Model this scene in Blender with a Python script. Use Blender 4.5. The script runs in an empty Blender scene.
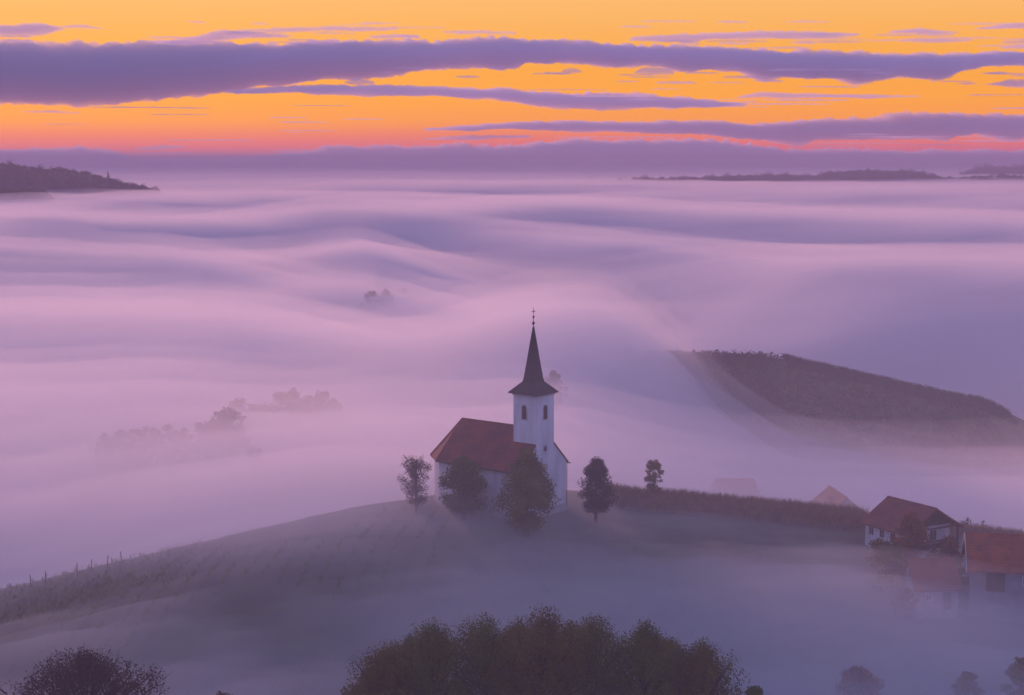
import bpy, math, random
import numpy as np
from mathutils import Vector, Matrix

# ------------------------------------------------------------------ camera
scene = bpy.context.scene
C = scene.collection
R = math.radians
F_PX, CX, CY, HORIZON = 1600.0, 512.0, 347.5, 160.0
CAM = Vector((0.0, 0.0, 44.0))
PITCH = math.atan((CY - HORIZON) / F_PX)
cam_data = bpy.data.cameras.new('camera')
cam = bpy.data.objects.new('camera', cam_data)
C.objects.link(cam)
cam.location = CAM
cam.rotation_euler = (math.pi / 2 - PITCH, 0, 0)
cam_data.sensor_width = 36.0
cam_data.lens = 36.0 * F_PX / 1024.0
cam_data.clip_start = 0.5
cam_data.clip_end = 200000.0
scene.camera = cam

# ------------------------------------------------------------------ sky
SUN_AZ, SUN_EL = R(-18.0), R(5.5)          # azimuth measured from +Y towards +X
world = bpy.data.worlds.new('World')
scene.world = world
world.use_nodes = True
nt = world.node_tree
nt.nodes.clear()
def wn(t, **k):
    n = nt.nodes.new(t)
    for a, b in k.items():
        setattr(n, a, b)
    return n
def s2l(c):
    return tuple((v / 255 / 12.92) if v / 255 <= 0.04045 else ((v / 255 + 0.055) / 1.055) ** 2.4 for v in c)
def wmath(op, a, b=None, clamp=False):
    n = wn('ShaderNodeMath', operation=op, use_clamp=clamp)
    for i, v in enumerate((a, b)):
        if v is None: continue
        if isinstance(v, (int, float)): n.inputs[i].default_value = v
        else: nt.links.new(v, n.inputs[i])
    return n.outputs[0]
def wramp(fac, stops):
    n = wn('ShaderNodeValToRGB')
    el = n.color_ramp.elements
    while len(el) > 1: el.remove(el[-1])
    el[0].position = stops[0][0]
    el[0].color = (*stops[0][1], 1)
    for p, c in stops[1:]:
        e = el.new(p); e.color = (*c, 1)
    nt.links.new(fac, n.inputs[0])
    return n.outputs[0]
tc = wn('ShaderNodeTexCoord')
sep = wn('ShaderNodeSeparateXYZ')
nt.links.new(tc.outputs['Generated'], sep.inputs[0])
dx, dy, dz = sep.outputs
elev = wmath('DIVIDE', wmath('ARCSINE', dz), math.pi / 2)     # 0 horizon .. 1 zenith
el9 = wmath('MULTIPLY', elev, 90.0 / 12.0, True)               # 0..1 over the lowest 12 degrees
def px_e(y):                                                   # ramp position of a photo row
    return max(0.0, math.degrees(math.atan((CY - y) / F_PX) - PITCH) / 12.0)
glow_low = wramp(el9, [(0.0, s2l((205, 112, 140))), (px_e(150), s2l((255, 108, 112))),
                       (px_e(138), s2l((255, 126, 92))), (px_e(122), s2l((262, 158, 58))),
                       (px_e(100), s2l((262, 168, 50))), (px_e(60), s2l((255, 172, 62))),
                       (px_e(0), s2l((255, 187, 106))), (0.75, s2l((250, 190, 140))), (1.0, s2l((220, 150, 160)))])
GLOW_HI = s2l((220, 150, 160))
ZEN = (0.11, 0.165, 0.54)
BACK = (0.36, 0.43, 0.95)
high = wramp(elev, [(0.0, GLOW_HI), (0.135, GLOW_HI), (0.21, (0.34, 0.28, 0.47)), (0.38, (0.17, 0.19, 0.47)), (1.0, ZEN)])
back = wramp(elev, [(0.0, (0.28, 0.29, 0.62)), (0.12, (0.36, 0.34, 0.70)), (0.35, BACK), (1.0, ZEN)])
mixlow = wn('ShaderNodeMix', data_type='RGBA')
nt.links.new(wmath('GREATER_THAN', elev, 12.0 / 90.0), mixlow.inputs[0])
nt.links.new(glow_low, mixlow.inputs[6]); nt.links.new(high, mixlow.inputs[7])
# how much a direction looks towards the dawn
hl = wmath('SQRT', wmath('ADD', wmath('MULTIPLY', dx, dx), wmath('MULTIPLY', dy, dy)))
GLOW_AZ = R(-14.0)
cosaz = wmath('DIVIDE', wmath('ADD', wmath('MULTIPLY', dx, math.sin(GLOW_AZ)), wmath('MULTIPLY', dy, math.cos(GLOW_AZ))),
              wmath('MAXIMUM', hl, 1e-4))
mr = wn('ShaderNodeMapRange', interpolation_type='SMOOTHSTEP')
mr.inputs['From Min'].default_value = -0.1
mr.inputs['From Max'].default_value = 0.8
nt.links.new(cosaz, mr.inputs['Value'])
mixaz = wn('ShaderNodeMix', data_type='RGBA')
nt.links.new(mr.outputs[0], mixaz.inputs[0])
nt.links.new(back, mixaz.inputs[6]); nt.links.new(mixlow.outputs[2], mixaz.inputs[7])
sky = wn('ShaderNodeTexSky', sky_type='NISHITA', sun_disc=False)
sky.sun_elevation = SUN_EL
sky.sun_rotation = SUN_AZ
bg1 = wn('ShaderNodeBackground'); bg1.inputs['Strength'].default_value = 0.002
nt.links.new(sky.outputs[0], bg1.inputs[0])
bg2 = wn('ShaderNodeBackground'); bg2.inputs['Strength'].default_value = 1.0
nt.links.new(mixaz.outputs[2], bg2.inputs[0])
addw = wn('ShaderNodeAddShader')
nt.links.new(bg1.outputs[0], addw.inputs[0]); nt.links.new(bg2.outputs[0], addw.inputs[1])
wout = wn('ShaderNodeOutputWorld')
nt.links.new(addw.outputs[0], wout.inputs['Surface'])

# ------------------------------------------------------------------ sun
sun_data = bpy.data.lights.new('sun', 'SUN')
sun_data.energy = 4.2
sun_data.angle = R(4)
sun_data.color = (1.0, 0.45, 0.40)
sun = bpy.data.objects.new('sun', sun_data)
C.objects.link(sun)
to_sun = Vector((math.sin(SUN_AZ) * math.cos(SUN_EL), math.cos(SUN_AZ) * math.cos(SUN_EL), math.sin(SUN_EL)))
sun.rotation_euler = to_sun.to_track_quat('Z', 'Y').to_euler()

# ------------------------------------------------------------------ exposure and render settings
vs = scene.view_settings
vs.view_transform = 'Standard'; vs.look = 'None'; vs.gamma = 1.0; vs.exposure = 0.0
vs.use_curve_mapping = False
cy = scene.cycles
cy.max_bounces = 10; cy.diffuse_bounces = 2; cy.glossy_bounces = 2; cy.transparent_max_bounces = 16
cy.volume_bounces = 3
cy.use_denoising = True
cy.denoiser = 'OPENIMAGEDENOISE'
cy.use_adaptive_sampling = True
cy.adaptive_threshold = 0.015
cy.caustics_reflective = False; cy.caustics_refractive = False
cy.sample_clamp_indirect = 4.0

# ------------------------------------------------------------------ helpers
rng = random.Random(7)
def ray(px, py):
    u, v = (px - CX) / F_PX, (CY - py) / F_PX
    cp, sp = math.cos(PITCH), math.sin(PITCH)
    return Vector((u, cp + v * sp, -sp + v * cp))
def W(px, py, y):
    """world point seen at photo pixel (px, py) standing on the plane Y = y"""
    d = ray(px, py)
    return CAM + d * ((y - CAM.y) / d.y)
def scale_at(y):                                   # pixels per metre
    return F_PX / y

_perm = np.random.RandomState(11).permutation(512)
_val = np.random.RandomState(12).rand(512) * 2 - 1
def vnoise(x, y, seed=0):
    xi = np.floor(x).astype(int); yi = np.floor(y).astype(int)
    xf = x - xi; yf = y - yi
    u = xf * xf * xf * (xf * (xf * 6 - 15) + 10); v = yf * yf * yf * (yf * (yf * 6 - 15) + 10)
    def h(a, b):
        return _val[_perm[(_perm[(a + seed * 37) & 511] + b + seed * 101) & 511]]
    return (h(xi, yi) * (1 - u) + h(xi + 1, yi) * u) * (1 - v) + (h(xi, yi + 1) * (1 - u) + h(xi + 1, yi + 1) * u) * v
def fbm(x, y, octv=4, seed=0, gain=0.5):
    x = np.asarray(x, float); y = np.asarray(y, float)
    s = np.zeros(np.broadcast(x, y).shape); a = 1.0; n = 0.0
    for o in range(octv):
        s = s + a * vnoise(x * 2 ** o + 13.7 * o, y * 2 ** o - 7.3 * o, seed + o); n += a; a *= gain
    return s / n
def sstep(a, b, x):
    t = np.clip((np.asarray(x, float) - a) / (b - a), 0, 1)
    return t * t * (3 - 2 * t)

class MB:
    """collects shapes, then links them as one mesh object"""
    def __init__(s): s.v = []; s.f = []; s.m = []
    def add(s, vs, fs, mat=0):
        o = len(s.v)
        s.v.extend([tuple(v) for v in vs]); s.f.extend([tuple(i + o for i in f) for f in fs]); s.m.extend([mat] * len(fs))
        return s
    def box(s, x0, x1, y0, y1, z0, z1, mat=0):
        v = [(x0, y0, z0), (x1, y0, z0), (x1, y1, z0), (x0, y1, z0), (x0, y0, z1), (x1, y0, z1), (x1, y1, z1), (x0, y1, z1)]
        return s.add(v, [(0, 3, 2, 1), (4, 5, 6, 7), (0, 1, 5, 4), (1, 2, 6, 5), (2, 3, 7, 6), (3, 0, 4, 7)], mat)
    def prism(s, poly, d, mat=0):
        """closed prism: planar polygon pushed along vector d"""
        n = len(poly); P = [Vector(p) for p in poly]; d = Vector(d)
        v = P + [p + d for p in P]
        f = [tuple(range(n))[::-1], tuple(range(n, 2 * n))] + [(i, (i + 1) % n, n + (i + 1) % n, n + i) for i in range(n)]
        return s.add(v, f, mat)
    def tube(s, pts, rad, n=6, mat=0):
        P = [Vector(p) for p in pts]; rings = []
        for i, p in enumerate(P):
            t = (P[min(i + 1, len(P) - 1)] - P[max(i - 1, 0)]).normalized()
            a = t.orthogonal().normalized(); b = t.cross(a); r = rad[i] if hasattr(rad, '__len__') else rad
            rings.append([p + (a * math.cos(2 * math.pi * k / n) + b * math.sin(2 * math.pi * k / n)) * r for k in range(n)])
        v = [q for r_ in rings for q in r_]; f = []
        for i in range(len(P) - 1):
            for k in range(n):
                f.append((i * n + k, i * n + (k + 1) % n, (i + 1) * n + (k + 1) % n, (i + 1) * n + k))
        f.append(tuple(range(n))[::-1]); f.append(tuple(range((len(P) - 1) * n, len(P) * n)))
        return s.add(v, f, mat)
    def lathe(s, prof, cx=0, cy_=0, n=16, mat=0):
        v = []; f = []
        for r, z in prof:
            v += [(cx + r * math.cos(2 * math.pi * k / n), cy_ + r * math.sin(2 * math.pi * k / n), z) for k in range(n)]
        for i in range(len(prof) - 1):
            for k in range(n):
                f.append((i * n + k, i * n + (k + 1) % n, (i + 1) * n + (k + 1) % n, (i + 1) * n + k))
        f.append(tuple(range(n))[::-1]); f.append(tuple(range((len(prof) - 1) * n, len(prof) * n)))
        return s.add(v, f, mat)
    def build(s, name, mats, parent=None, smooth=False):
        me = bpy.data.meshes.new(name)
        me.from_pydata(s.v, [], s.f); me.update()
        for m in (mats if isinstance(mats, (list, tuple)) else [mats]): me.materials.append(m)
        me.polygons.foreach_set('material_index', s.m)
        if smooth: me.polygons.foreach_set('use_smooth', [True] * len(s.f))
        o = bpy.data.objects.new(name, me); C.objects.link(o)
        if parent is not None: o.parent = parent
        return o
def grid_mesh(name, X, Y, Z, mat, smooth=True):
    ny, nx = X.shape
    me = bpy.data.meshes.new(name)
    i = np.arange(ny * nx).reshape(ny, nx)
    q = np.stack([i[:-1, :-1], i[:-1, 1:], i[1:, 1:], i[1:, :-1]], -1).reshape(-1, 4)
    me.from_pydata(np.stack([X, Y, Z], -1).reshape(-1, 3).tolist(), [], q.tolist()); me.update()
    me.materials.append(mat)
    me.polygons.foreach_set('use_smooth', [smooth] * len(q))
    o = bpy.data.objects.new(name, me); C.objects.link(o)
    return o
def closed_sheet(name, X, Y, ZT, ZB, mat):
    """closed body between a top sheet and a bottom sheet"""
    ny, nx = X.shape; N = ny * nx
    i = np.arange(N).reshape(ny, nx)
    q = np.stack([i[:-1, :-1], i[:-1, 1:], i[1:, 1:], i[1:, :-1]], -1).reshape(-1, 4)
    loop = np.concatenate([i[0, :-1], i[:-1, -1], i[-1, :0:-1], i[:0:-1, 0]])
    nxt = np.roll(loop, -1)
    side = np.stack([loop, loop + N, nxt + N, nxt], -1)
    faces = q.tolist() + (q[:, ::-1] + N).tolist() + side.tolist()
    v = np.concatenate([np.stack([X, Y, ZT], -1).reshape(-1, 3), np.stack([X, Y, ZB], -1).reshape(-1, 3)])
    me = bpy.data.meshes.new(name); me.from_pydata(v.tolist(), [], faces); me.update()
    me.materials.append(mat)
    me.polygons.foreach_set('use_smooth', [True] * len(faces))
    o = bpy.data.objects.new(name, me); C.objects.link(o)
    return o
def tag(o, label=None, cat=None, group=None, kind=None):
    if label: o['label'] = label
    if cat: o['category'] = cat
    if group: o['group'] = group
    if kind: o['kind'] = kind
    return o
def empty(name, loc, rz=0, label=None, cat=None, group=None):
    o = bpy.data.objects.new(name, None); C.objects.link(o)
    o.location = loc; o.rotation_euler = (0, 0, rz)
    return tag(o, label, cat, group)
def copy_tree(o, parent=None):
    c = o.copy(); C.objects.link(c)
    if parent is not None: c.parent = parent
    for ch in list(o.children): copy_tree(ch, c)
    return c

# ------------------------------------------------------------------ materials
def mat(name, c1, c2=None, scale=2.0, rough=0.9, bump=0.0, detail=5, stretch=(1, 1, 1), coords='Object', extra=None):
    m = bpy.data.materials.new(name); m.use_nodes = True
    t = m.node_tree; b = t.nodes['Principled BSDF']
    b.inputs['Roughness'].default_value = rough
    b.inputs['Specular IOR Level'].default_value = 0.15
    if c2 is None: c2 = tuple(v * 0.75 for v in c1)
    tcn = t.nodes.new('ShaderNodeTexCoord'); mp = t.nodes.new('ShaderNodeMapping')
    mp.inputs['Scale'].default_value = stretch
    t.links.new(tcn.outputs[coords], mp.inputs[0])
    nz = t.nodes.new('ShaderNodeTexNoise'); nz.inputs['Scale'].default_value = scale; nz.inputs['Detail'].default_value = detail
    t.links.new(mp.outputs[0], nz.inputs[0])
    rp = t.nodes.new('ShaderNodeValToRGB')
    rp.color_ramp.elements[0].position = 0.32; rp.color_ramp.elements[1].position = 0.68
    rp.color_ramp.elements[0].color = (*c2, 1); rp.color_ramp.elements[1].color = (*c1, 1)
    t.links.new(nz.outputs[0], rp.inputs[0]); t.links.new(rp.outputs[0], b.inputs['Base Color'])
    if bump:
        bp = t.nodes.new('ShaderNodeBump'); bp.inputs['Strength'].default_value = bump
        t.links.new(nz.outputs[0], bp.inputs['Height']); t.links.new(bp.outputs[0], b.inputs['Normal'])
    return m
def volume(name, density, color=(1, 1, 1), g=0.0, principled=False):
    m = bpy.data.materials.new(name); m.use_nodes = True
    t = m.node_tree; t.nodes.clear()
    out = t.nodes.new('ShaderNodeOutputMaterial')
    if principled:
        v = t.nodes.new('ShaderNodeVolumePrincipled')
        v.inputs['Density'].default_value = density
        v.inputs['Color'].default_value = (*color, 1)
        v.inputs['Anisotropy'].default_value = g
        v.inputs['Density Attribute'].default_value = ''
        v.inputs['Temperature Attribute'].default_value = ''
    else:
        v = t.nodes.new('ShaderNodeVolumePrincipled')
        v.inputs['Density'].default_value = density
        v.inputs['Color'].default_value = (*color, 1)
        v.inputs['Anisotropy'].default_value = g
        v.inputs['Density Attribute'].default_value = ''
        v.inputs['Temperature Attribute'].default_value = ''
    t.links.new(v.outputs[0], out.inputs['Volume'])
    return m

# ------------------------------------------------------------------ terrain
CREST_X = np.array([-400, -150, -90, -61, -40, -25, -10, 0, 9, 17, 25, 45, 62, 80, 140, 400.])
CREST_Y = np.array([150, 178, 186, 192, 197, 202, 208, 212, 212, 212, 212, 210, 208, 204, 190, 150.])
CREST_Z = np.array([-70, -24, -13, -8.4, -4.2, -1.6, -0.4, -0.2, -0.7, -2.1, -2.6, -4.2, -6.2, -8.0, -14, -60.])
def ground_z(x, y):
    x = np.asarray(x, float); y = np.asarray(y, float)
    cyl = np.interp(x, CREST_X, CREST_Y); cz = np.interp(x, CREST_X, CREST_Z)
    s = y - cyl
    front = np.where(s < 0, -s, 0); rear = np.where(s > 0, s, 0)
    zf = -0.035 * front - 0.36 * np.maximum(front - 17, 0) ** 2 / (np.maximum(front - 17, 0) + 14)
    zr = -0.5 * rear ** 2 / (rear + 16)
    z = cz + zf + zr
    z = np.where(s < 0, np.maximum(z, -12.5 + 0.01 * (cyl - y) + np.minimum(cz, 0) * 0.3), z)
    z = np.maximum(z, -75.0)
    # second ridge, beyond the fog on the right
    for (x0, y0, x1, y1, z0, z1, wd) in RIDGES:
        L2 = (x1 - x0) ** 2 + (y1 - y0) ** 2
        t = ((x - x0) * (x1 - x0) + (y - y0) * (y1 - y0)) / L2
        tc_ = np.clip(t, 0.0, 1.0); al = math.sqrt(L2)
        d = np.hypot(x - x0 - tc_ * (x1 - x0), y - y0 - tc_ * (y1 - y0)) + np.maximum(-t, 0) * al * 0.9 + (np.maximum(t - 1, 0) * al * 0.5 if x1 > rA.x + 1 else 0)
        rz = z0 + (z1 - z0) * tc_ - wd * (np.sqrt(d * d + 60) - math.sqrt(60))
        z = np.maximum(z, rz)
    return z + 0.35 * fbm(x / 9.0, y / 9.0, 3, 3) * sstep(0, 12, np.hypot(x - 4, y - 205) - 14)
rL = W(655, 356, 462); rA = W(765, 357, 448); rB = W(968, 401, 425)
RIDGES = [(rL.x, rL.y, rA.x, rA.y, rL.z, rA.z, 0.34), (rA.x, rA.y, rB.x, rB.y, rA.z, rB.z, 0.34)]

def polar_grid(d0, d1, nd, az, naz):
    d = d0 * (d1 / d0) ** (np.linspace(0, 1, nd)); a = np.linspace(-az, az, naz)
    A, D = np.meshgrid(a, d)
    return D * np.sin(A), D * np.cos(A), D, A

grass = mat('grass', (0.095, 0.100, 0.045), (0.060, 0.058, 0.036), 0.35, 1.0, 0.3, 8)
def axis(fine0, fine1, st, far):
    a = np.arange(fine0, fine1 + st, st)
    k = st * 1.25 ** np.arange(1, 60); k = np.cumsum(k)
    k = k[k < far]
    return np.concatenate([(fine0 - k)[::-1], a, fine1 + k])
gx = axis(-130, 190, 1.7, 14000); gy = axis(90, 500, 1.7, 14000)
GX, GY = np.meshgrid(gx, gy)
ground = grid_mesh('ground', GX, GY, ground_z(GX, GY), grass)
tag(ground, kind='structure')

# ------------------------------------------------------------------ fog
FOG_COL, FOG_G = (0.965, 0.955, 0.978), 0.30
fogX, fogY, fogD, fogA = polar_grid(70, 13000, 330, R(55), 300)
def bump_px(px, py, z, rx, ry, amp):
    """a swell of the fog centred where the ray of a photo pixel meets height z"""
    d = ray(px, py); k = (z - CAM.z) / d.z; p = CAM + d * k
    return amp * np.exp(-((fogX - p.x) / rx) ** 2 - ((fogY - p.y) / ry) ** 2)
far = sstep(300, 1500, fogD)
fx, fy = fogX, fogY
level = -13.0 - 9.0 * far + 9.0 * (1 - sstep(230, 620, fogD)) * (1 - sstep(-5, 50, fx)) * sstep(-260, -20, fx + fogD * .25)
level = level + 3.6 * fbm(fx / 70, fy / 45, 4, 21) * (1 - far)
level = level + (2 + 5.0 * far) * sstep(250, 600, fogD) * fbm(fx / 520 + 5 + fy / 1500, fy / 300, 4, 31, 0.42)
wx_, wy_ = fx + 70 * fbm(fx / 300, fy / 300, 2, 8), fy + 60 * fbm(fx / 260, fy / 260, 2, 9)
level = level + (3.0 + 5 * far) * sstep(280, 500, fogD) * fbm(wx_ / 230 + wy_ / 500, wy_ / 80, 4, 37, 0.5)
def roll(pts, width, amp, z=-18, lee=1.0):
    """a long roll (or trough) of the fog following photo pixels met at height z; lee widens its far side"""
    P = []
    for a_, b_ in pts:
        d_ = ray(a_, b_); p_ = CAM + d_ * ((z - CAM.z) / d_.z); P.append((p_.x, p_.y))
    best = np.full(fx.shape, 1e9); sgn = np.zeros(fx.shape)
    for (x0, y0), (x1, y1) in zip(P[:-1], P[1:]):
        L2 = (x1 - x0) ** 2 + (y1 - y0) ** 2
        t_ = np.clip(((fx - x0) * (x1 - x0) + (fy - y0) * (y1 - y0)) / L2, 0, 1)
        ex, ey = fx - x0 - t_ * (x1 - x0), fy - y0 - t_ * (y1 - y0)
        d_ = np.hypot(ex, ey); m_ = d_ < best
        best = np.where(m_, d_, best); sgn = np.where(m_, ey, sgn)
    w_ = np.where(sgn > 0, width * lee, width)
    return amp * np.exp(-(best / w_) ** 2) * (1 + .35 * fbm(fx / 160, fy / 120, 3, int(abs(amp * 7)) + 3))
ROLLS = [
    ([(-80, 335), (50, 330), (170, 333), (300, 345), (430, 368)], 85, 6, 1.6),
    ([(-80, 296), (60, 300), (180, 304), (300, 306), (420, 322), (480, 340)], 60, -11, 1.0),
    ([(-80, 252), (60, 254), (150, 260), (260, 270), (380, 281), (460, 291), (540, 309), (620, 319), (700, 331), (790, 341), (900, 356)], 48, 13, 0.9),
    ([(570, 280), (680, 300), (760, 318), (860, 338), (1000, 362)], 80, -40, 2.0),
    ([(850, 312), (980, 325), (1080, 338)], 120, -36, 1.3),
    ([(140, 250), (200, 252), (260, 248), (320, 245), (400, 253), (500, 268), (560, 280)], 45, 8, 0.8),
    ([(60, 240), (150, 246), (220, 244), (290, 234), (350, 228), (430, 233), (512, 244), (600, 262)], 75, -28, 1.2),
    ([(660, 312), (700, 295), (750, 278), (810, 267), (900, 262), (1060, 270)], 90, 11, 1.2),
    ([(30, 227), (150, 228), (240, 222), (330, 214), (420, 220), (520, 230), (600, 236)], 80, 11, 1.0),
    ([(540, 222), (640, 226), (760, 232), (900, 238)], 110, -12, 1.2),
    ([(-60, 216), (100, 214), (200, 211), (280, 207)], 120, -13, 1.3),
    ([(560, 214), (700, 217), (850, 222), (1060, 231)], 150, 12, 1.2),
    ([(760, 228), (880, 231), (1060, 240)], 130, -13, 1.0),
    ([(150, 203), (300, 199), (420, 203), (520, 206)], 200, 12, 1.2),
    ([(300, 197), (450, 196), (600, 200), (720, 203)], 200, -12, 1.4),
    ([(760, 203), (900, 207), (1060, 210)], 250, -10, 1.0),
    ([(380, 188), (600, 191), (900, 194)], 400, 9, 1.2),
]
for pts_, w_, a_, lee_ in ROLLS:
    level = level + roll(pts_, w_, a_, -18, lee_)
SWELLS = [(580, 385, 45, 50, 10), (640, 400, 20, 40, 5), (870, 416, 90, 60, -16), (200, 385, 110, 30, -4), (300, 430, 90, 60, 3)]
for sw in SWELLS:
    level = level + bump_px(sw[0], sw[1], -18, sw[2], sw[3], sw[4])
for (wx, wy, rx_, ry_, am) in ((44, 288, 34, 30, 4), (60, 262, 14, 16, 4), (-38, 240, 44, 26, 9), (16, 425, 32, 60, 15), (56, 385, 30, 28, 7), (46, 424, 24, 36, 4), (100, 372, 50, 16, 5)):
    level = level + am * np.exp(-((fx - wx) / rx_) ** 2 - ((fy - wy) / ry_) ** 2)
def fog_level(x, y):
    d = math.hypot(x, y); a = math.atan2(x, y)
    i = (math.log(d / 70) / math.log(13000 / 70)) * (fx.shape[0] - 1); j = (a + R(55)) / R(110) * (fx.shape[1] - 1)
    i0, j0 = int(min(max(i, 0), fx.shape[0] - 2)), int(min(max(j, 0), fx.shape[1] - 2)); u, v = i - i0, j - j0
    return (level[i0, j0] * (1 - u) + level[i0 + 1, j0] * u) * (1 - v) + (level[i0, j0 + 1] * (1 - u) + level[i0 + 1, j0 + 1] * u) * v
# the fog thins out against the near hill
level = level + 2.6 * (1 - far) * fbm(fx / 40 + fy / 90, fy / 24, 4, 77, .55)
hillz = ground_z(fx, fy)
ZB = np.full_like(fx, -95.0)
veil = np.maximum(level, -80) + np.where(level < -30, -(np.maximum(level, -80) + 30) * .45, 0) + 6 + 2.5 * fbm(fx / 90, fy / 60, 3, 44) + 5 * far
front_cut = -40 * (1 - sstep(0, 12, fy - np.interp(fx, CREST_X, CREST_Y) + 11 * sstep(-75, -50, fx) * (1 - sstep(-26, -12, fx))))
for (nm, top, dens, dz_, lab) in (
        ('fog', level - 5, 0.030, 0.0, 'dense white fog filling the valley behind the church'),
        ('fog', level + 1, 0.010, 1.3, 'upper layer of white fog rolling in long swells across the valley'),
        ('fog', veil, 0.004, 2.1, 'thin veil of fog drifting over the denser valley fog')):
    o = closed_sheet(nm, fx, fy, np.maximum(top + front_cut, -90), ZB - dz_, volume(nm, dens, FOG_COL, FOG_G))
    tag(o, lab, 'fog', kind='stuff')

# haze
hz = MB().box(-14500, 14500, -300, 14500, -120, 75).build('haze', volume('haze', 0.00020, (0.64, 0.54, 0.66), 0.0, True))
tag(hz, kind='stuff')

# ------------------------------------------------------------------ clouds
cloud_mat = volume('cloud', 0.0034, (0.86, 0.80, 0.86), 0.15)
def cloud(name, top, bot, dist, depth, label, rough=1.0, seed=0):
    x0, x1 = top[0][0], top[-1][0]
    n = max(24, int((x1 - x0) / 1.2)); m = 16
    px = np.linspace(x0, x1, n)
    t = np.interp(px, [p[0] for p in top], [p[1] for p in top]); b = np.interp(px, [p[0] for p in bot], [p[1] for p in bot])
    tt = np.cos(np.linspace(math.pi, 0, m))                      # depth parameter -1 .. 1
    PX, T = np.meshgrid(px, tt)
    mid = (t + b) / 2; hh = np.maximum(b - t, 0.15) / 2
    taper = np.sqrt(np.clip(1 - T ** 2, 0, 1))
    nz = 0.50 - 1.5 * np.abs(fbm(PX / 24, T * .8 + seed, 6, 50 + seed, 0.66)) + 0.5 * fbm(PX / 70, T * .8 + seed, 3, 70 + seed) + .5 * fbm(PX / 6, T * 1.2, 3, 33 + seed)
    nz2 = fbm(PX / 36, T * .8 + seed, 7, 90 + seed, 0.68)
    lump = rough * np.minimum(6.0, 0.38 * hh + 1.3)
    TOP = mid - hh * taper * 1.05 - lump * (nz - 0.25) * 1.2 * taper
    BOT = mid + hh * taper * 1.05 + 1.7 * lump * nz2 * taper
    BOT = np.maximum(BOT, TOP + 0.02)
    Yd = dist + T * depth
    def topos(P):
        u, v = (PX - CX) / F_PX, (CY - P) / F_PX
        cp, sp = math.cos(PITCH), math.sin(PITCH)
        k = dist / (cp + v * sp)                                   # shape at its own distance, then pushed in depth
        return u * k, Yd, CAM.z + (-sp + v * cp) * k
    Xt, Yt, Zt = topos(TOP); Xb, Yb, Zb = topos(BOT)
    N = PX.size; ny, nx = PX.shape; i = np.arange(N).reshape(ny, nx)
    q = np.stack([i[:-1, :-1], i[:-1, 1:], i[1:, 1:], i[1:, :-1]], -1).reshape(-1, 4)
    loop = np.concatenate([i[0, :-1], i[:-1, -1], i[-1, :0:-1], i[:0:-1, 0]]); nxt = np.roll(loop, -1)
    faces = q.tolist() + (q[:, ::-1] + N).tolist() + np.stack([loop, loop + N, nxt + N, nxt], -1).tolist()
    v = np.concatenate([np.stack([Xt, Yt, Zt], -1).reshape(-1, 3), np.stack([Xb, Yb, Zb], -1).reshape(-1, 3)])
    me = bpy.data.meshes.new(name); me.from_pydata(v.tolist(), [], faces); me.update()
    me.materials.append(cloud_mat)
    me.polygons.foreach_set('use_smooth', [True] * len(faces))
    ob = bpy.data.objects.new(name, me); C.objects.link(ob)
    return tag(ob, label, 'cloud', kind='stuff')
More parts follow.
